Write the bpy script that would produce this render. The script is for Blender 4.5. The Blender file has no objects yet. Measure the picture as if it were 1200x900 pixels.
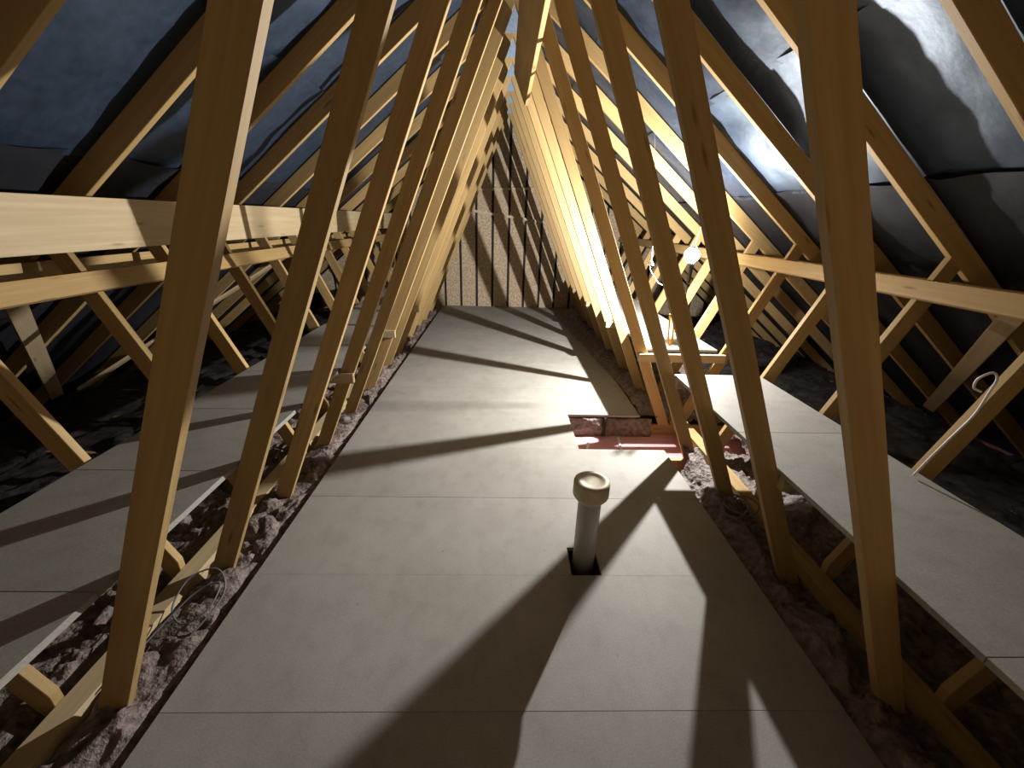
import bpy, bmesh, math, random
from mathutils import Matrix, Vector, noise

# ------------------------------------------------------------------ camera, world, light, exposure
sc = bpy.context.scene
col = sc.collection
cam_d = bpy.data.cameras.new('camera')
cam = bpy.data.objects.new('camera', cam_d); col.objects.link(cam); sc.camera = cam
RT = ((0.99948776, 0.01685714, 0.02720391),
      (-0.01908158, -0.36851905, 0.92942434),
      (0.02569259, -0.92946735, -0.36800862))      # columns: right, down, forward
cm = Matrix([[RT[i][0], -RT[i][1], -RT[i][2]] for i in range(3)]).to_4x4()
cm.translation = (0, 0, 1.6)
cam.matrix_world = cm
cam_d.sensor_width = 36; cam_d.lens = 487 / 1200 * 36
cam_d.clip_start = 0.02; cam_d.clip_end = 60

w = bpy.data.worlds.new('night'); sc.world = w; w.use_nodes = True
w.node_tree.nodes['Background'].inputs[0].default_value = (0.01, 0.012, 0.02, 1)
w.node_tree.nodes['Background'].inputs[1].default_value = 0.1

sc.view_settings.view_transform = 'Standard'
sc.view_settings.look = 'None'
sc.view_settings.gamma = 1
sc.view_settings.use_curve_mapping = False
sc.view_settings.exposure = 0.0

LAMP = Vector((1.60, 3.62, 1.36))
LAMP_W = 620.0
LAMP_COL = (1.0, 0.985, 0.95)

random.seed(7)

# ------------------------------------------------------------------ materials
def mat(name, rough=0.8, spec=0.3):
    m = bpy.data.materials.new(name); m.use_nodes = True
    nt = m.node_tree; b = nt.nodes['Principled BSDF']
    b.inputs['Roughness'].default_value = rough
    b.inputs['Specular IOR Level'].default_value = spec
    return m, nt, b

def N(nt, typ, **kw):
    n = nt.nodes.new(typ)
    for k, v in kw.items():
        if k in n.inputs: n.inputs[k].default_value = v
        else: setattr(n, k, v)
    return n

def ramp(nt, stops):
    r = nt.nodes.new('ShaderNodeValToRGB')
    e = r.color_ramp.elements
    e[0].position, e[0].color = stops[0][0], (*stops[0][1], 1)
    e[1].position, e[1].color = stops[-1][0], (*stops[-1][1], 1)
    for p, c in stops[1:-1]:
        x = e.new(p); x.color = (*c, 1)
    return r

def bump(nt, b, src, strength, dist):
    bp = N(nt, 'ShaderNodeBump', Strength=strength, Distance=dist)
    nt.links.new(src, bp.inputs['Height']); nt.links.new(bp.outputs[0], b.inputs['Normal'])

def wood(name, light, dark, knot):
    m, nt, b = mat(name, 0.62, 0.25)
    tc = N(nt, 'ShaderNodeTexCoord'); oi = N(nt, 'ShaderNodeObjectInfo')
    off = N(nt, 'ShaderNodeVectorMath', operation='SCALE'); off.inputs[3].default_value = 37.0
    comb = N(nt, 'ShaderNodeCombineXYZ')
    for i in range(3): nt.links.new(oi.outputs['Random'], comb.inputs[i])
    nt.links.new(comb.outputs[0], off.inputs[0])
    add = N(nt, 'ShaderNodeVectorMath', operation='ADD')
    nt.links.new(tc.outputs['Object'], add.inputs[0]); nt.links.new(off.outputs[0], add.inputs[1])
    mp = N(nt, 'ShaderNodeMapping'); mp.inputs['Scale'].default_value = (1.1, 26, 26)
    nt.links.new(add.outputs[0], mp.inputs[0])
    n1 = N(nt, 'ShaderNodeTexNoise', Scale=1.6, Detail=5.0, Distortion=0.6)
    nt.links.new(mp.outputs[0], n1.inputs['Vector'])
    r = ramp(nt, [(0.3, dark), (0.55, tuple((a + c) / 2 for a, c in zip(light, dark))), (0.72, light)])
    nt.links.new(n1.outputs[0], r.inputs[0])
    # knots
    mp2 = N(nt, 'ShaderNodeMapping'); mp2.inputs['Scale'].default_value = (2.2, 13, 13)
    nt.links.new(add.outputs[0], mp2.inputs[0])
    vo = N(nt, 'ShaderNodeTexVoronoi', Scale=1.0); nt.links.new(mp2.outputs[0], vo.inputs['Vector'])
    kr = ramp(nt, [(0.04, (0.8, 0.8, 0.8)), (0.13, (0, 0, 0))]); nt.links.new(vo.outputs['Distance'], kr.inputs[0])
    mx = N(nt, 'ShaderNodeMix', data_type='RGBA')
    nt.links.new(kr.outputs[0], mx.inputs[0]); nt.links.new(r.outputs[0], mx.inputs[6]); mx.inputs[7].default_value = (*knot, 1)
    hv = N(nt, 'ShaderNodeHueSaturation')
    mr = N(nt, 'ShaderNodeMapRange'); mr.inputs[3].default_value = 0.82; mr.inputs[4].default_value = 1.12
    nt.links.new(oi.outputs['Random'], mr.inputs[0]); nt.links.new(mr.outputs[0], hv.inputs['Value'])
    nt.links.new(mx.outputs[2], hv.inputs['Color']); nt.links.new(hv.outputs[0], b.inputs['Base Color'])
    bump(nt, b, n1.outputs[0], 0.12, 0.002)
    return m

M_PINE = wood('pine', (0.46, 0.315, 0.140), (0.37, 0.24, 0.098), (0.17, 0.085, 0.03))
M_PALE = wood('pale_pine', (0.50, 0.40, 0.245), (0.42, 0.315, 0.18), (0.20, 0.12, 0.05))

def chipboard(name, c1, c2):
    m, nt, b = mat(name, 0.7, 0.3)
    tc = N(nt, 'ShaderNodeTexCoord')
    n0 = N(nt, 'ShaderNodeTexNoise', Scale=160.0, Detail=3.0); n1 = N(nt, 'ShaderNodeTexNoise', Scale=2.2, Detail=4.0)
    nt.links.new(tc.outputs['Object'], n0.inputs['Vector']); nt.links.new(tc.outputs['Object'], n1.inputs['Vector'])
    r = ramp(nt, [(0.3, c1), (0.7, c2)]); nt.links.new(n0.outputs[0], r.inputs[0])
    r2 = ramp(nt, [(0.3, (0.86, 0.85, 0.84)), (0.65, (1, 1, 1))]); nt.links.new(n1.outputs[0], r2.inputs[0])
    mx = N(nt, 'ShaderNodeMix', data_type='RGBA', blend_type='MULTIPLY'); mx.inputs[0].default_value = 1
    nt.links.new(r.outputs[0], mx.inputs[6]); nt.links.new(r2.outputs[0], mx.inputs[7])
    mp = N(nt, 'ShaderNodeMapping'); mp.inputs['Scale'].default_value = (10, 7, 8); nt.links.new(tc.outputs['Object'], mp.inputs[0])
    n3 = N(nt, 'ShaderNodeTexNoise', Scale=1.0, Detail=6.0, Roughness=0.65); nt.links.new(mp.outputs[0], n3.inputs['Vector'])
    r3 = ramp(nt, [(0.34, (0.84, 0.83, 0.81)), (0.5, (1, 1, 1)), (0.7, (1.07, 1.07, 1.08))]); nt.links.new(n3.outputs[0], r3.inputs[0])
    m3 = N(nt, 'ShaderNodeMix', data_type='RGBA', blend_type='MULTIPLY'); m3.inputs[0].default_value = 0.6
    nt.links.new(mx.outputs[2], m3.inputs[6]); nt.links.new(r3.outputs[0], m3.inputs[7])
    vo = N(nt, 'ShaderNodeTexVoronoi', Scale=5.5); nt.links.new(tc.outputs['Object'], vo.inputs['Vector'])
    rv = ramp(nt, [(0.018, (0.35, 0.33, 0.3)), (0.028, (1, 1, 1))]); nt.links.new(vo.outputs['Distance'], rv.inputs[0])
    mx = N(nt, 'ShaderNodeMix', data_type='RGBA', blend_type='MULTIPLY'); mx.inputs[0].default_value = 0.7
    nt.links.new(m3.outputs[2], mx.inputs[6]); nt.links.new(rv.outputs[0], mx.inputs[7])
    oi = N(nt, 'ShaderNodeObjectInfo')
    hv = N(nt, 'ShaderNodeHueSaturation'); mr = N(nt, 'ShaderNodeMapRange'); mr.inputs[3].default_value = 0.95; mr.inputs[4].default_value = 1.05
    nt.links.new(oi.outputs['Random'], mr.inputs[0]); nt.links.new(mr.outputs[0], hv.inputs['Value'])
    nt.links.new(mx.outputs[2], hv.inputs['Color']); nt.links.new(hv.outputs[0], b.inputs['Base Color'])
    bump(nt, b, n0.outputs[0], 0.15, 0.001)
    return m
M_CHIP = chipboard('chipboard', (0.265, 0.25, 0.222), (0.335, 0.32, 0.288))

def simple(name, c, rough=0.7, scale=0, amp=0.12, bstr=0.0, bdist=0.002, spec=0.3, metal=0.0):
    m, nt, b = mat(name, rough, spec); b.inputs['Metallic'].default_value = metal
    tc = N(nt, 'ShaderNodeTexCoord')
    n0 = N(nt, 'ShaderNodeTexNoise', Scale=float(scale or 12), Detail=5.0)
    nt.links.new(tc.outputs['Object'], n0.inputs['Vector'])
    r = ramp(nt, [(0.3, tuple(x * (1 - amp) for x in c)), (0.7, tuple(min(1, x * (1 + amp)) for x in c))])
    nt.links.new(n0.outputs[0], r.inputs[0]); nt.links.new(r.outputs[0], b.inputs['Base Color'])
    if bstr: bump(nt, b, n0.outputs[0], bstr, bdist)
    return m
M_UNDER = simple('underlay_felt', (0.015, 0.022, 0.038), 0.55, 20, 0.3, 0.4, 0.005, 0.6)
M_UNDER.node_tree.nodes['Principled BSDF'].inputs['Specular Tint'].default_value = (0.52, 0.74, 1.0, 1)
M_UNDERB = simple('black_underlay', (0.010, 0.011, 0.016), 0.7, 9, 0.2, 0.5, 0.01, 0.3)
M_DECK = simple('roof_outer', (0.05, 0.045, 0.04), 0.9, 5)
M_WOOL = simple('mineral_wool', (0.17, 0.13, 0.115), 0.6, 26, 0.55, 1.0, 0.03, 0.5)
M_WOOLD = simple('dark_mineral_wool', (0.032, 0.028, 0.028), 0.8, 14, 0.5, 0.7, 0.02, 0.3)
M_PLATE = simple('galvanised_plate', (0.36, 0.45, 0.58), 0.5, 60, 0.15, 0.2, 0.001, 0.5, 0.35)
M_PINK = simple('pink_plasterboard', (0.66, 0.34, 0.36), 0.8, 6, 0.05)
M_WHITE = simple('white_plastic', (0.78, 0.78, 0.8), 0.4, 10, 0.03)
M_GREYP = simple('grey_pipe_plastic', (0.36, 0.35, 0.31), 0.35, 14, 0.05, spec=0.5)
M_CREAM = simple('cream_cap_plastic', (0.50, 0.42, 0.29), 0.45, 20, 0.12, spec=0.45)
M_CABLEG = simple('grey_cable', (0.13, 0.135, 0.14), 0.5, 10, 0.05)
M_BLACK = simple('black_plastic', (0.02, 0.02, 0.02), 0.5, 10, 0.1)
M_METAL = simple('steel', (0.6, 0.6, 0.62), 0.35, 30, 0.05, metal=1.0)
M_YEL = simple('yellow_cord', (0.75, 0.42, 0.03), 0.5, 10, 0.05)
M_PANEL = simple('gable_board', (0.50, 0.395, 0.27), 0.85, 34, 0.4, 0.4, 0.004)
M_GAPB = simple('dark_gable_backing', (0.03, 0.027, 0.025), 0.9, 8)
M_BATT = simple('gable_batten', (0.55, 0.45, 0.32), 0.7, 20, 0.15)

def glow_mat():
    m = bpy.data.materials.new('lit_bulb_glass'); m.use_nodes = True
    nt = m.node_tree; nt.nodes.clear()
    o = nt.nodes.new('ShaderNodeOutputMaterial'); a = nt.nodes.new('ShaderNodeAddShader')
    t = nt.nodes.new('ShaderNodeBsdfTransparent'); e = nt.nodes.new('ShaderNodeEmission')
    e.inputs[0].default_value = (1, 0.98, 0.95, 1); e.inputs[1].default_value = 25
    nt.links.new(t.outputs[0], a.inputs[0]); nt.links.new(e.outputs[0], a.inputs[1]); nt.links.new(a.outputs[0], o.inputs[0])
    return m
M_BULB = glow_mat()

# ------------------------------------------------------------------ helpers
def link(name, bm, m, parent=None, bevel=0.0, smooth=False):
    me = bpy.data.meshes.new(name)
    if bevel:
        bmesh.ops.bevel(bm, geom=[e for e in bm.edges], offset=bevel, segments=1, affect='EDGES')
    bmesh.ops.recalc_face_normals(bm, faces=bm.faces)
    bm.to_mesh(me); bm.free()
    if smooth:
        for p in me.polygons: p.use_smooth = True
    me.materials.append(m)
    o = bpy.data.objects.new(name, me); col.objects.link(o)
    if parent: o.parent = parent
    return o

def tag(o, label, cat, group=None, kind=None):
    if label: o['label'] = label
    if cat: o['category'] = cat
    if group: o['group'] = group
    if kind: o['kind'] = kind
    return o

def empty(name, loc=(0, 0, 0)):
    o = bpy.data.objects.new(name, None); o.empty_display_size = 0.1; col.objects.link(o); o.location = loc
    return o

def struct(name, bm, m, bevel=0.0):
    o = link(name, bm, m, None, bevel); o['kind'] = 'structure'; return o

def add_box(bm, x0, x1, y0, y1, z0, z1):
    vs = [bm.verts.new((x, y, z)) for z in (z0, z1) for y in (y0, y1) for x in (x0, x1)]
    for f in ((0, 2, 3, 1), (4, 5, 7, 6), (0, 1, 5, 4), (2, 6, 7, 3), (0, 4, 6, 2), (1, 3, 7, 5)):
        bm.faces.new([vs[i] for i in f])

def box(name, m, x0, x1, y0, y1, z0, z1, parent=None, bevel=0.002, along='Y'):
    """box with its own origin at the middle and its local X axis along the grain"""
    c = Vector(((x0 + x1) / 2, (y0 + y1) / 2, (z0 + z1) / 2)); a, b_, d = (x1 - x0) / 2, (y1 - y0) / 2, (z1 - z0) / 2
    bm = bmesh.new()
    if along == 'Y': add_box(bm, -b_, b_, -a, a, -d, d); R = Matrix.Rotation(math.pi / 2, 4, 'Z')
    else: add_box(bm, -a, a, -b_, b_, -d, d); R = Matrix.Identity(4)
    o = link(name, bm, m, parent, bevel)
    pl = parent.location if parent else Vector((0, 0, 0))
    o.matrix_basis = Matrix.Translation(c - pl) @ R
    return o

def prism(name, m, pts, y0, y1, p0, p1, parent=None, bevel=0.002):
    """polygon in the XZ plane, extruded along Y; local X runs p0 -> p1 (the grain)"""
    d = Vector((p1[0] - p0[0], 0, p1[1] - p0[1])).normalized()
    zax = d.cross(Vector((0, 1, 0)))
    R = Matrix((d, Vector((0, 1, 0)), zax)).transposed().to_4x4()
    Mx = Matrix.Translation((p0[0], 0, p0[1])) @ R
    inv = Mx.inverted(); bm = bmesh.new()
    a = [bm.verts.new(inv @ Vector((x, y0, z))) for x, z in pts]
    b = [bm.verts.new(inv @ Vector((x, y1, z))) for x, z in pts]
    bm.faces.new(a); bm.faces.new(b[::-1])
    n = len(pts)
    for i in range(n): bm.faces.new((a[i], b[i], b[(i + 1) % n], a[(i + 1) % n]))
    o = link(name, bm, m, parent, bevel); o.matrix_basis = Mx
    return o

def bar(name, m, p, q, w_, t_, up, parent=None, bevel=0.002):
    """plank from p to q, width w_ across, thickness t_ along 'up'"""
    p, q = Vector(p), Vector(q); d = (q - p).normalized(); up = Vector(up)
    zax = (up - d * up.dot(d)).normalized(); yax = zax.cross(d)
    R = Matrix((d, yax, zax)).transposed().to_4x4(); L = (q - p).length
    bm = bmesh.new(); add_box(bm, 0, L, -w_ / 2, w_ / 2, -t_ / 2, t_ / 2)
    o = link(name, bm, m, parent, bevel)
    o.matrix_basis = Matrix.Translation(p - (parent.location if parent else Vector())) @ R
    return o

def tube_bm(bm, pts, r, seg=8):
    pts = [Vector(p) for p in pts]
    # catmull-rom
    P = [pts[0]] + pts + [pts[-1]]; out = []
    for i in range(1, len(P) - 2):
        for k in range(6):
            t = k / 6; a, b, c, d = P[i - 1], P[i], P[i + 1], P[i + 2]
            out.append(0.5 * ((2 * b) + (c - a) * t + (2 * a - 5 * b + 4 * c - d) * t * t + (3 * b - a - 3 * c + d) * t ** 3))
    out.append(pts[-1]); rings = []
    n = None
    for i, p in enumerate(out):
        d = (out[min(i + 1, len(out) - 1)] - out[max(i - 1, 0)]).normalized()
        if n is None: n = d.orthogonal().normalized()
        n = (n - d * n.dot(d)).normalized(); b = d.cross(n)
        rings.append([bm.verts.new(p + (n * math.cos(2 * math.pi * k / seg) + b * math.sin(2 * math.pi * k / seg)) * r) for k in range(seg)])
    for i in range(len(rings) - 1):
        for k in range(seg):
            bm.faces.new((rings[i][k], rings[i][(k + 1) % seg], rings[i + 1][(k + 1) % seg], rings[i + 1][k]))
    bm.faces.new(rings[0][::-1]); bm.faces.new(rings[-1])

def tube(name, m, pts, r, parent=None, seg=8):
    bm = bmesh.new(); tube_bm(bm, pts, r, seg); return link(name, bm, m, parent, 0, True)

def lathe(name, m, prof, parent=None, seg=40, smooth=True):
    bm = bmesh.new(); rings = []
    for r, z in prof:
        rings.append([bm.verts.new((r * math.cos(2 * math.pi * k / seg), r * math.sin(2 * math.pi * k / seg), z)) for k in range(seg)])
    for i in range(len(rings) - 1):
        for k in range(seg):
            bm.faces.new((rings[i][k], rings[i][(k + 1) % seg], rings[i + 1][(k + 1) % seg], rings[i + 1][k]))
    bm.faces.new(rings[0][::-1]); bm.faces.new(rings[-1])
    o = link(name, bm, m, parent, 0, False)
    if smooth:
        for p in o.data.polygons: p.use_smooth = len(p.vertices) == 4
    return o

# ------------------------------------------------------------------ dimensions
X0 = 0.06            # ridge line
T = 0.81             # roof slope
RZ = 3.27            # rafter underside at the ridge
RH = 0.125           # rafter height measured vertically
Y_NEAR, Y_FAR = -0.6, 8.2
YK = lambda k: 0.95 + 0.6 * k
TH = 0.035

# ------------------------------------------------------------------ setting: floor
bm = bmesh.new(); add_box(bm, -4.4, 4.5, Y_NEAR, Y_FAR, -0.216, -0.201)
floor = struct('floor', bm, M_PINK)
# chipboard panels 2.4 m x 0.6 m laid across, one cut short at the opening, one notched round the pipe
FX0, FX1 = -1.15, 1.25
seams = [0.93 + 0.6 * j for j in range(-2, 12)] + [Y_FAR - 0.02]
for j in range(len(seams) - 1):
    y0, y1 = seams[j] + 0.0005, seams[j + 1] - 0.0005
    x1 = 0.60 if abs(seams[j] - 2.73) < 0.01 else FX1
    bm = bmesh.new()
    if abs(seams[j] - 1.53) < 0.01:
        hx0, hx1, hy = 0.362, 0.508, 1.715
        pts = [(FX0, y0), (hx0, y0), (hx0, hy), (hx1, hy), (hx1, y0), (x1, y0), (x1, y1), (FX0, y1)]
        lo = [bm.verts.new((x, y, -0.022)) for x, y in pts]; hi = [bm.verts.new((x, y, 0)) for x, y in pts]
        bm.faces.new(lo[::-1]); bm.faces.new(hi)
        for i in range(8): bm.faces.new((lo[i], lo[(i + 1) % 8], hi[(i + 1) % 8], hi[i]))
    else:
        add_box(bm, FX0, x1, y0, y1, -0.022, 0.0)
    o = link('floor_panel', bm, M_CHIP, floor, 0.0004)
    o.location.z = random.uniform(-0.0015, 0.0)
# joists under the panels, on top of each bottom chord
for k in range(-2, 12):
    y = YK(k)
    if y < Y_NEAR: continue
    if k == 1: continue
    box('joist', M_PINE, FX0 + 0.05, 1.2 if k not in (3, 4) else 0.56, y, y + 0.045, -0.101, -0.024, floor, 0.002, 'X')

# ------------------------------------------------------------------ setting: end walls
def gable_bm(y0, y1, inset=0.0, ztop=None):
    bm = bmesh.new()
    h = RZ + RH - inset
    pts = [(X0 - 4.4, -0.2), (X0 + 4.4, -0.2), (X0, h + 0.0)]
    a = [bm.verts.new((x, y0, z)) for x, z in pts]; b = [bm.verts.new((x, y1, z)) for x, z in pts]
    bm.faces.new(a); bm.faces.new(b[::-1])
    for i in range(3): bm.faces.new((a[i], b[i], b[(i + 1) % 3], a[(i + 1) % 3]))
    return bm
wall_far = struct('wall_far', gable_bm(Y_FAR + 0.03, Y_FAR + 0.1), M_GAPB)
wall_near = struct('wall_near', gable_bm(Y_NEAR - 0.1, Y_NEAR), M_PANEL)
x = -0.8 - 0.302 * 9
while x < 3.9:
    xa, xb = x + 0.022, x + 0.302 - 0.022
    top = lambda xx: RZ + RH - 0.03 - T * abs(xx - X0)
    if min(top(xa), top(xb)) > 0.1:
        pts = [(xa, -0.19), (xb, -0.19), (xb, top(xb))]
        if xa < X0 < xb: pts.append((X0, top(X0)))
        pts.append((xa, top(xa)))
        # the panels end under the two horizontal battens and start again above them
        prism('gable_panel', M_PANEL, pts, Y_FAR + 0.002, Y_FAR + 0.029, (xa, 0), (xa, 1), wall_far, 0.002)
    x += 0.302
bar('batten', M_BATT, (-1.35, Y_FAR - 0.018, 2.05), (1.25, Y_FAR - 0.018, 2.15), 0.04, 0.036, (0, 1, 0), wall_far)
bar('batten', M_BATT, (-0.6, Y_FAR - 0.05, 1.735), (1.45, Y_FAR - 0.05, 1.475), 0.045, 0.024, (0, 1, 0), wall_far)
box('batten', M_BATT, X0 - 0.02, X0 + 0.02, Y_FAR - 0.012, Y_FAR, 2.16, 3.3, wall_far)

# ------------------------------------------------------------------ setting: sloping ceiling, with its underlay sheets
bm = bmesh.new()
for s in (-1, 1):
    v = []
    for y in (Y_NEAR - 0.1, Y_FAR + 0.1):
        for u, dz in ((0, 0.09), (4.55, 0.09), (4.55, 0.14), (0, 0.14)):
            v.append(bm.verts.new((X0 + s * u, y, RZ + RH + dz - T * u)))
    for f in ((0, 1, 2, 3), (7, 6, 5, 4), (0, 4, 5, 1), (1, 5, 6, 2), (2, 6, 7, 3), (3, 7, 4, 0)):
        bm.faces.new([v[i] for i in f])
ceiling = struct('ceiling', bm, M_DECK)
cs = 1 / math.sqrt(1 + T * T)
def underlay(side, ua, ub, n):
    bm = bmesh.new(); nu = max(6, int((ub - ua) / 0.035)); ny = int((Y_FAR - Y_NEAR) / 0.035)
    rows = []
    for i in range(nu + 1):
        u = ua + (ub - ua) * i / nu; row = []
        for j in range(ny + 1):
            y = Y_NEAR + (Y_FAR - Y_NEAR) * j / ny
            ph = ((y - YK(0) - TH / 2) / 0.6) % 1.0
            q = math.sin(math.pi * ph)                      # 0 on a rafter, 1 in mid bay
            wgt = min(1.0, q * 2.2)
            p = Vector((u * 1.7, y * 1.5, side * 7.3 + n * 0.3))
            sag = 0.012 * q + wgt * (0.030 * noise.noise(p * 1.6) + 0.012 * noise.noise(p * 4.3) + 0.003 * noise.noise(p * 11))
            e = (i / nu)
            sag += wgt * (0.014 * max(0, 1 - e * 8))          # top edge of each sheet droops at the lap
            sag = max(sag, -0.045); off = 0.012 - sag - 0.006 * n % 0.004
            if q < 0.12: off = 0.010
            row.append(bm.verts.new((X0 + side * (u + off * T * cs), y, RZ + RH - T * u + off * cs)))
        rows.append(row)
    for i in range(nu):
        for j in range(ny):
            bm.faces.new((rows[i][j], rows[i + 1][j], rows[i + 1][j + 1], rows[i][j + 1]))
    link('underlay_sheet', bm, M_UNDER if ub < 2.2 else M_UNDERB, ceiling, 0, True)
for side in (-1, 1):
    for n, (ua, ub) in enumerate(((0.0, 0.66), (0.63, 1.30), (1.27, 1.96), (1.93, 3.0), (2.96, 4.4))):
        underlay(side, ua, ub, n)

# ------------------------------------------------------------------ roof trusses
def rz(u): return RZ - T * u
u_in = lambda z: 1.3325 - 0.4286 * z
zc = (RZ - 1.4305 * T) / (1 - 0.4286 * T); uc = 1.4305 - 0.4286 * zc      # outer edge of inner web meets rafter
zo = (RZ - 1.555 * T) / (1 + 0.445 * T); uo = 1.555 + 0.445 * zo
zo2 = (RZ - 1.653 * T) / (1 + 0.445 * T); uo2 = 1.653 + 0.445 * zo2
def S(s, pts): return [(X0 + s * u, z) for u, z in pts]
def make_truss():
    t = empty('roof_truss', (X0, 0, -0.2))
    parts = []
    e = (RZ + 0.2) / T
    prs = []
    for s in (-1, 1):
        prs.append(prism('rafter', M_PINE, S(s, [(0, RZ), (e, -0.2), ((RZ + RH + 0.2) / T, -0.2), (0, RZ + RH)]), 0, TH, (X0 + s * e, -0.2), (X0, RZ), None))
        prs.append(prism('inner_web', M_PINE, S(s, [(u_in(-0.103), -0.103), (u_in(-0.103) + 0.098, -0.103), (uc, zc), (0.0, RZ), (0.0, 3.109)]), 0, TH, (X0 + s * 1.4, 0), (X0, 3.15), None))
        prs.append(prism('outer_web', M_PINE, S(s, [(1.576, -0.103), (1.61, -0.103), (uo2, zo2), (uo, zo), (1.576, 0.047)]), 0, TH, (X0 + s * 1.555, 0), (X0 + s * uo, zo), None))
    for ya, yb in ((-0.0015, 0.0), (TH, TH + 0.0015)):
        prs.append(prism('nail_plate', M_PLATE, S(1, [(-0.075, 3.13), (0.075, 3.13), (0.075, RZ + 0.05), (0.0, RZ + RH - 0.015), (-0.075, RZ + 0.05)]), ya, yb, (X0, 3.1), (X0, 3.3), None, 0))
    c = (RZ + 0.103) / T
    prs.append(prism('bottom_chord', M_PINE, [(X0 - e, -0.2), (X0 + e, -0.2), (X0 + c, -0.103), (X0 - c, -0.103)], 0, TH, (X0 - 1, -0.15), (X0 + 1, -0.15), None))
    for o in prs:
        o.parent = t; o.matrix_basis = Matrix.Translation(-t.location) @ o.matrix_basis
    return t, prs
names = {
    -1: 'pine roof truss standing beside the camera, out of the picture at both edges',
    0: 'nearest pine roof truss, its two broad legs framing the whole picture',
    1: 'second pine roof truss from the camera, right outer brace carries the white cable loop',
    2: 'third pine roof truss from the camera, just in front of the lavender lit gap',
    3: 'fourth pine roof truss from the camera, at the near side of the floor opening',
    4: 'fifth pine roof truss, at the far side of the floor opening, just before the lamp',
    5: 'sixth pine roof truss, first one behind the lamp, front face brightly lit',
    6: 'seventh pine roof truss from the camera, second one behind the lamp',
    7: 'eighth pine roof truss, carries the farthest visible shelf bearer on the left',
    8: 'ninth pine roof truss from the camera, fourth from the far gable wall',
    9: 'tenth pine roof truss from the camera, third from the far gable wall',
    10: 'eleventh pine roof truss from the camera, second from the far gable wall',
    11: 'last pine roof truss, standing closest to the far gable wall'}
t0, parts0 = make_truss()
tr = None
for k in range(-1, 12):
    if k == -1: t = t0
    else:
        t = t0.copy(); col.objects.link(t)
        for o in parts0:
            c = o.copy(); c.parent = t; col.objects.link(c)
    t.location.y = YK(k)
    tag(t, names[k], 'roof truss', 'roof trusses in a row along the loft')

# ------------------------------------------------------------------ long timbers
o = box('purlin', M_PALE, -1.895, -1.85, Y_NEAR + 0.02, Y_FAR - 0.02, 1.42, 1.645)
tag(o, 'deep pale timber beam running along the left rafters', 'beam')
wd = Vector((0.4472, 0, 0.8944))                    # direction of an outer web, right side
for s, lab in ((-1, 'long pine plank nailed to the left outer braces under the deep beam'), (1, 'long pine plank nailed to the right outer braces, knots on its face')):
    zc_ = 1.305 if s > 0 else 1.25; nrm = Vector((-s * 0.9136, 0, 0.4066))
    c = Vector((X0 + s * (1.555 + 0.445 * zc_), 0, zc_)) + nrm * 0.0185
    o = bar('brace_plank', M_PINE, (c.x, Y_NEAR + 0.02, c.z), (c.x, Y_FAR - 0.02, c.z), 0.097, 0.035, nrm)
    tag(o, lab, 'plank', 'long planks on the outer braces')
for s, lab in ((-1, 'pine binder behind the left outer braces, tight under the rafters'), (1, 'pine binder behind the right outer braces, tight under the rafters')):
    xa = X0 + s * 2.335; xb = X0 + s * 2.37
    o = box('binder', M_PINE, min(xa, xb), max(xa, xb), Y_NEAR + 0.02, Y_FAR - 0.02, rz(2.37) - 0.098, rz(2.37) - 0.001)
    tag(o, lab, 'timber binder', 'binders under the rafters')
for s, lab, x in ((-1, 'flat pine binder lying low beside the left legs, lit in patches', X0 - 1.575), (1, 'flat pine binder lying low in the dark beside the right legs', X0 + 1.485)):
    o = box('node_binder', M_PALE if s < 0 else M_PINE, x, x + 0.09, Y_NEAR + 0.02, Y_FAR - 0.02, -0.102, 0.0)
    tag(o, lab, 'timber binder', 'binders on the ceiling ties')
# wide board on the inner edges of the right legs, close under the ridge
nrm = Vector((-1, 0, -0.4286)).normalized()
zc_ = 2.84; c = Vector((X0 + u_in(zc_), 0, zc_)) + nrm * 0.02
o = bar('ridge_board', M_PINE, (c.x, Y_NEAR + 0.02, c.z), (c.x, 5.02, c.z), 0.31, 0.036, nrm)
tag(o, 'wide dark board high under the ridge along the right legs, lit on its lower edge', 'board')
# diagonal braces flat under the rafters
nl = Vector((-T, 0, 1)).normalized(); nr = Vector((T, 0, 1)).normalized()
def under(s, u, y, d=0.012): 
    n = nl if s < 0 else nr
    return Vector((X0 + s * u, y, rz(u))) - n * d
for s, (ua, ya, ub, yb), lab in (
        (-1, (4.0, 3.66, 2.5, 5.33), 'diagonal brace climbing away under the left lower rafters'),
        (-1, (2.5, 2.12, 3.95, 3.42), 'diagonal brace dropping away under the left lower rafters, nearest left edge'),
        (1, (2.5, 2.0, 3.95, 3.45), 'diagonal brace dropping away in the dark under the right rafters')):
    n = nl if s < 0 else nr
    o = bar('diagonal_brace', M_PALE, under(s, ua, ya), under(s, ub, yb), 0.095, 0.022, n)
    tag(o, lab, 'brace', 'diagonal braces under the rafters')

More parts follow.
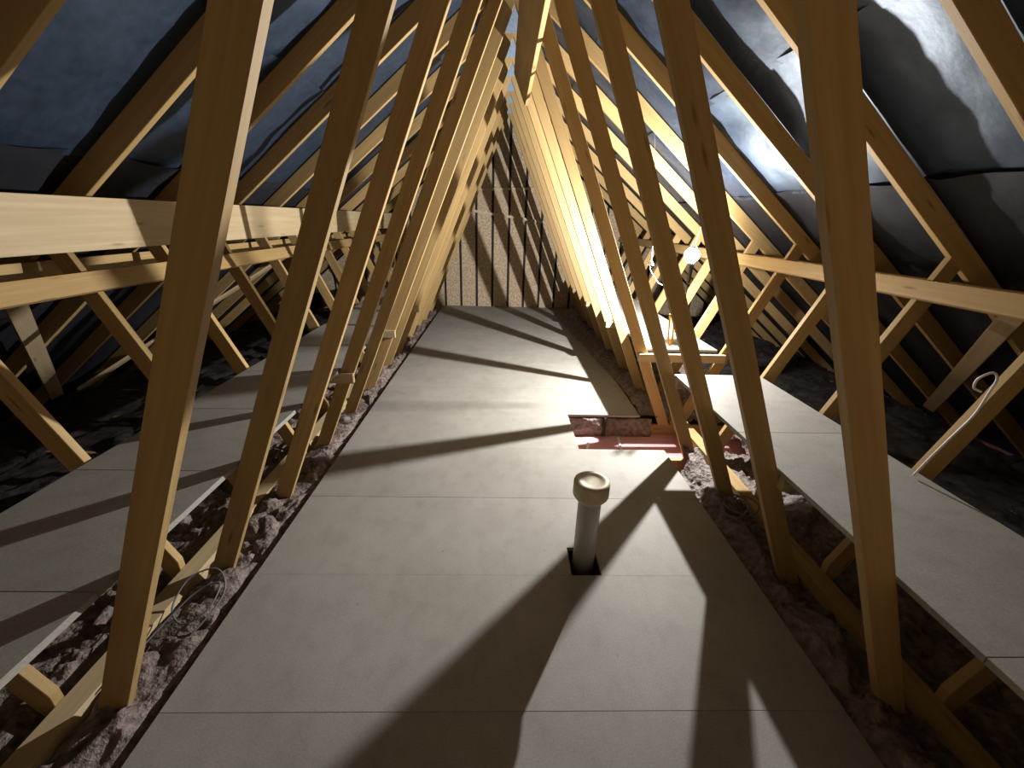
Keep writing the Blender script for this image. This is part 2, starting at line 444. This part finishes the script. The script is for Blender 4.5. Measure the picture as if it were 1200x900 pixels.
# ------------------------------------------------------------------ raised shelves on both sides
def shelf(s, y0, y1, step, label):
    r = empty('storage_shelf', (X0 + s * 1.485, (y0 + y1) / 2, 0.5))
    xa, xb = sorted((X0 + s * 1.182, X0 + s * 1.80))
    y = y0
    while y < y1 - 0.05:
        ye = min(y + step, y1)
        box('shelf_board', M_CHIP, xa, xb, y + 0.001, ye - 0.001, 0.578, 0.60, r, 0.0012, 'Y'); y = ye
    return r
sl = shelf(-1, 0.29, 7.5, 0.6, '')
tag(sl, 'raised chipboard shelf along the left side behind the legs', 'shelf', 'raised storage shelves')
sr = shelf(1, Y_NEAR + 0.1, 2.77, 1.2, '')
tag(sr, 'raised chipboard shelf on the right, bright at its far end below the lamp', 'shelf', 'raised storage shelves')
for k in range(-1, 12):
    y = YK(k)
    if k in (3, 5, 7):                                   # bearers on the near face of the legs
        box('bearer', M_PALE, X0 - 1.84, X0 - 1.085, y - 0.036, y - 0.001, 0.507, 0.577, sl, 0.002, 'X')
    elif k in (-1, 1, 9):
        box('bearer', M_PALE, X0 - 1.84, X0 - 1.19, y + TH + 0.001, y + TH + 0.036, 0.507, 0.577, sl, 0.002, 'X')
for k in (-1, 1, 3):
    y = YK(k)
    box('bearer', M_PALE, X0 + 1.19, X0 + 1.84, y - 0.036, y - 0.001, 0.507, 0.577, sr, 0.002, 'X')
sf = shelf(1, 3.395, Y_FAR - 0.3, 1.2, '')
tag(sf, 'raised chipboard shelf on the right running from the lamp to the far gable', 'shelf', 'raised storage shelves')
for k in (4, 6, 8, 10):
    y = YK(k)
    box('bearer', M_PALE, X0 + 1.10, X0 + 1.84, y - 0.036, y - 0.001, 0.507, 0.577, sf, 0.002, 'X')

# ------------------------------------------------------------------ insulation
def fbm(p, o=4):
    a, s_, f = 1.0, 0.0, 1.0
    for _ in range(o):
        s_ += a * (1 - 2 * abs(noise.noise(p * f))); a *= 0.5; f *= 2.1
    return s_
def lump(p):
    q = p + Vector((noise.noise(p * 1.3), noise.noise(p * 1.3 + Vector((9, 0, 0))), 0)) * 0.55
    a = abs(noise.noise(q * 1.5)); b = abs(noise.noise(q * 3.6 + Vector((3, 3, 3)))); c = noise.noise(q * 8)
    d = abs(noise.noise(q * 11))
    return 1.9 * a + 1.05 * b + 0.25 * c + 0.28 * d - 0.38
def quilt(name, label, x0, x1, dx, hfun, keep=None, y0=Y_NEAR, y1=Y_FAR - 0.06):
    nx = int((x1 - x0) / dx); ny = int((y1 - y0) / dx); V = []; F = []
    idx = {}
    for i in range(nx + 1):
        for j in range(ny + 1):
            x = x0 + (x1 - x0) * i / nx; y = y0 + (y1 - y0) * j / ny
            V.append((x + 0.012 * noise.noise(Vector((x * 9, y * 9, 3))), y + 0.02 * noise.noise(Vector((x * 9, y * 9, 8))), hfun(x, y)))
    for i in range(nx):
        for j in range(ny):
            x = x0 + (x1 - x0) * (i + .5) / nx; y = y0 + (y1 - y0) * (j + .5) / ny
            if keep and not keep(x, y): continue
            a = i * (ny + 1) + j; F.append((a, a + ny + 1, a + ny + 2, a + 1))
    me = bpy.data.meshes.new(name); me.from_pydata(V, [], F); me.update()
    for p in me.polygons: p.use_smooth = True
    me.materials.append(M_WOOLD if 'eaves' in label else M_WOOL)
    o = bpy.data.objects.new(name, me); col.objects.link(o)
    tag(o, label, 'insulation', None, 'stuff'); return o
def hl(x, y):
    p = Vector((x * 3.2, y * 3.2, 1.7))
    h = -0.065 + 0.052 * lump(p) + 0.045 * noise.noise(Vector((x * 1.3, y * 1.6, 5)))
    if x > -1.47: h += 0.045 * math.sin(math.pi * min(1, max(0, (x + 1.47) / 0.32)))     # heaped between binder and floor
    if x > -1.20: h = min(h, -0.03 + 0.02 * noise.noise(p * 4)) - (x + 1.20) * 0.9
    if -1.60 < x < -1.42: h = min(h, -0.06)
    if x < -1.66 : h -= 0.02
    return max(h, -0.198)
quilt('insulation_quilt', 'crumpled brown mineral wool between the main floor and the left legs', -2.2, -1.155, 0.014, hl)
def he(x, y):
    p = Vector((x * 2.2, y * 2.2, 4.7)); h = -0.10 + 0.05 * lump(p)
    return max(h, -0.198)
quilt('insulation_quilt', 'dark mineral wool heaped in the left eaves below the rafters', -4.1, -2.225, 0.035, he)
def edge(y): return 1.256 - max(0.0, y - 4.0) * 0.085
def hr(x, y):
    p = Vector((x * 3.1, y * 3.1, 9.7))
    h = -0.060 + 0.052 * lump(p) + 0.05 * noise.noise(Vector((x * 1.3, y * 1.6, 9)))
    if x < 1.45: h += 0.05 * math.sin(math.pi * min(1, max(0, (1.55 - x) / 0.34)))
    if y > 3.4:
        h = h * 0.6 + 0.03
        if x < 1.27: h = max(0.006, h * min(1, (x - edge(y)) / 0.12 + 0.1))
    if y < 2.74 and x < 1.31: h = min(h, -0.02 + 0.02 * noise.noise(p * 4)) - (1.31 - x) * 0.6
    if y > 3.30 and y < 3.4: h = min(h, -0.01)
    if 1.63 < x < 1.75: h = min(h, -0.065)
    return max(h, -0.198)
def keepr(x, y):
    if 2.775 < y < 3.345 and x < 1.95: return False
    if 2.50 < y <= 2.775 and x < 1.39: return False
    return x > (edge(y) + 0.02 * noise.noise(Vector((0, y * 9, 2))) if y > 3.4 else 1.256)
quilt('insulation_quilt', 'crumpled brown mineral wool along the right legs beside the main floor', 0.84, 2.3, 0.014, hr, keepr)
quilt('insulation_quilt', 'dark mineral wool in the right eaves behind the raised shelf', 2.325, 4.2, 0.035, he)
# the quilt seen on the far side of the opening, under the panels
def hh(x, y): return -0.06 + 0.02 * noise.noise(Vector((x * 9, y * 9, 1)))
bm = bmesh.new(); nx = 60; rows = []
for i in range(nx + 1):
    xx = 0.52 + (1.36 - 0.52) * i / nx; r_ = []
    for j in range(9):
        t_ = j / 8; z_ = -0.198 + 0.165 * t_
        yy = 3.305 + 0.03 * noise.noise(Vector((xx * 8, z_ * 14, 2))) + 0.025 * t_ * t_
        r_.append(bm.verts.new((xx, min(yy, 3.33), z_)))
    rows.append(r_)
for i in range(nx):
    for j in range(8): bm.faces.new((rows[i][j], rows[i + 1][j], rows[i + 1][j + 1], rows[i][j + 1]))
o = link('insulation_batt', bm, M_WOOL, None, 0, True)
mo = o.modifiers.new('t', 'SOLIDIFY'); mo.thickness = 0.01; mo.offset = 0
tag(o, 'torn brown face of mineral wool on the far side of the floor opening', 'insulation', None, 'stuff')

# ------------------------------------------------------------------ work lamp
wl = empty('inspection_lamp', LAMP - Vector((0, 0, 0.06)))
tag(wl, 'glaring white inspection lamp hanging among the right roof timbers', 'lamp')
bm = bmesh.new(); bmesh.ops.create_uvsphere(bm, u_segments=32, v_segments=18, radius=0.055)
o = link('bulb', bm, M_BULB, wl, 0, True); o.location = (0, 0, 0.06)
o = lathe('handle', M_BLACK, [(0.012, -0.17), (0.017, -0.165), (0.017, -0.06), (0.020, -0.05), (0.023, -0.02), (0.023, -0.002), (0.016, 0.004)], wl, 28)
for k in range(3):
    a = k * 2.094 + 2.7
    tube('guard_wire', M_METAL, [(0.03 * math.cos(a), 0.03 * math.sin(a), -0.01), (0.064 * math.cos(a), 0.064 * math.sin(a), 0.03), (0.068 * math.cos(a), 0.068 * math.sin(a), 0.08), (0.03 * math.cos(a), 0.03 * math.sin(a), 0.125), (0, 0, 0.135)], 0.0012, wl, 6)
hk = tube('hook', M_METAL, [(0, 0, 0.135), (0.0, -0.06, 0.3), (0.0, -0.15, 0.5), (0.0, -0.205, 0.62), (0.0, -0.232, 0.69)], 0.002, wl, 6)
tube('cable', M_BLACK, [(0, 0, -0.16), (0.01, 0.02, -0.3), (0.05, 0.05, -0.5), (0.12, 0.1, -0.64), (0.16, 0.2, -0.685), (0.10, 0.4, -0.69)], 0.004, wl)
ld = bpy.data.lights.new('lamp_light', 'POINT'); ld.energy = LAMP_W; ld.color = LAMP_COL; ld.shadow_soft_size = 0.018
ld.use_nodes = True; nt = ld.node_tree                # emission shaped by direction, weakened towards the right side
em = nt.nodes['Emission']; tcn = N(nt, 'ShaderNodeTexCoord'); dp = N(nt, 'ShaderNodeVectorMath', operation='DOT_PRODUCT')
nt.links.new(tcn.outputs['Normal'], dp.inputs[0]); dp.inputs[1].default_value = Vector((-0.97, 0.24, -0.08)).normalized()
mr = N(nt, 'ShaderNodeMapRange', interpolation_type='SMOOTHSTEP'); mr.inputs[1].default_value = -0.95; mr.inputs[2].default_value = 0.55; mr.inputs[3].default_value = 0.01; mr.inputs[4].default_value = 1.0
nt.links.new(dp.outputs['Value'], mr.inputs[0]); nt.links.new(mr.outputs[0], em.inputs['Strength'])
lo = bpy.data.objects.new('lamp_light', ld); col.objects.link(lo); lo.parent = wl; lo.location = (0, 0, 0.06)

# ------------------------------------------------------------------ vent pipe
vp = empty('vent_pipe', (0.437, 1.64, -0.2))
tag(vp, 'short grey soil pipe with a cream cap standing through the floor', 'pipe')
o = lathe('pipe', M_GREYP, [(0.055, 0.0), (0.055, 0.57), (0.053, 0.60)], vp)
lathe('cap', M_CREAM, [(0.056, 0.565), (0.066, 0.568), (0.083, 0.592), (0.085, 0.60), (0.085, 0.660), (0.083, 0.667), (0.076, 0.672), (0.066, 0.6735), (0.056, 0.672), (0.050, 0.668), (0.030, 0.6665), (0.004, 0.666)], vp, 48)

# ------------------------------------------------------------------ things in the opening
for (p, q, l) in (((0.72, 2.98, -0.195), (0.80, 3.26, -0.195), 'white plastic strip lying at the left of the pink plasterboard'),
                  ((1.02, 2.98, -0.195), (1.06, 3.27, -0.195), 'white plastic strip lying across the middle of the pink plasterboard')):
    o = bar('plastic_strip', M_WHITE, p, q, 0.022, 0.01, (0, 0, 1)); tag(o, l, 'strip', 'strips in the floor opening')
o = bar('plastic_strip', M_WHITE, (0.62, 3.00, -0.192), (0.66, 3.26, -0.192), 0.03, 0.014, (0, 0, 1))
tag(o, 'wider white strip at the left end of the floor opening', 'strip', 'strips in the floor opening')
o = tube('dark_cable', M_BLACK, [(0.93, 3.30, -0.19), (0.93, 3.30, -0.12), (0.935, 3.31, -0.06), (0.94, 3.33, -0.03)], 0.017)
tag(o, 'thick black cable rising at the far side of the floor opening', 'cable')

# ------------------------------------------------------------------ cables
o = tube('white_cable', M_WHITE, [(1.80, 1.50, 0.61), (1.84, 1.50, 0.70), (1.89, 1.50, 0.80), (1.955, 1.51, 0.90), (1.985, 1.52, 1.00), (1.965, 1.50, 1.06), (1.91, 1.48, 1.095),
     (1.875, 1.49, 1.065), (1.90, 1.51, 1.02), (1.96, 1.53, 0.995)], 0.0045)
tag(o, 'white cable looping up the right outer brace above the shelf', 'cable')
o = tube('grey_cable', M_CABLEG, [(-1.40, 1.02, 0.0), (-1.36, 1.22, 0.03), (-1.30, 1.36, 0.07), (-1.22, 1.40, 0.08), (-1.21, 1.30, 0.05), (-1.28, 1.24, 0.03), (-1.36, 1.30, 0.05), (-1.36, 1.42, 0.09), (-1.27, 1.47, 0.09), (-1.20, 1.38, 0.04), (-1.24, 1.20, 0.0), (-1.30, 1.1, -0.03)], 0.0038)
tag(o, 'coil of grey cable lying on the left insulation by the second leg', 'cable')
o = tube('grey_cable', M_CABLEG, [(1.28, 2.0, 0.03), (1.36, 1.9, 0.05), (1.45, 1.95, 0.07), (1.49, 2.06, 0.06), (1.42, 2.12, 0.05), (1.36, 2.02, 0.04), (1.43, 1.90, 0.06), (1.53, 1.98, 0.07), (1.52, 2.10, 0.05), (1.44, 2.1, 0.03)], 0.005)
tag(o, 'coil of grey cable on the right insulation beside the shelf edge', 'cable')
o = tube('yellow_cord', M_YEL, [(1.36, 3.31, 0.92), (1.37, 3.31, 0.82), (1.38, 3.31, 0.72), (1.40, 3.305, 0.66), (1.41, 3.305, 0.76), (1.39, 3.31, 0.92)], 0.007)
tag(o, 'yellow cord hanging in a narrow loop between the right legs', 'cord')
# small white clip fitting with a dangling wire, left of the lamp
fx, fy, fz = 1.24, 3.60, 1.27
f = empty('cable_clip', (fx, fy, fz)); tag(f, 'small white ceiling rose with loose wire left of the lamp', 'fitting')
o = lathe('cone', M_WHITE, [(0.028, 0.0), (0.03, 0.01), (0.012, 0.04), (0.008, 0.10), (0.004, 0.13)], f, 20)
tube('wire', M_WHITE, [(0, 0, 0.12), (0.0, 0.02, 0.3), (0.0, 0.2, 0.7), (0.0, 0.345, 1.02)], 0.003, f)
tube('wire', M_WHITE, [(0, 0, 0.0), (0.01, 0, -0.04), (0.05, 0, -0.09), (0.09, 0.0, -0.14), (0.13, 0, -0.16)], 0.003, f)
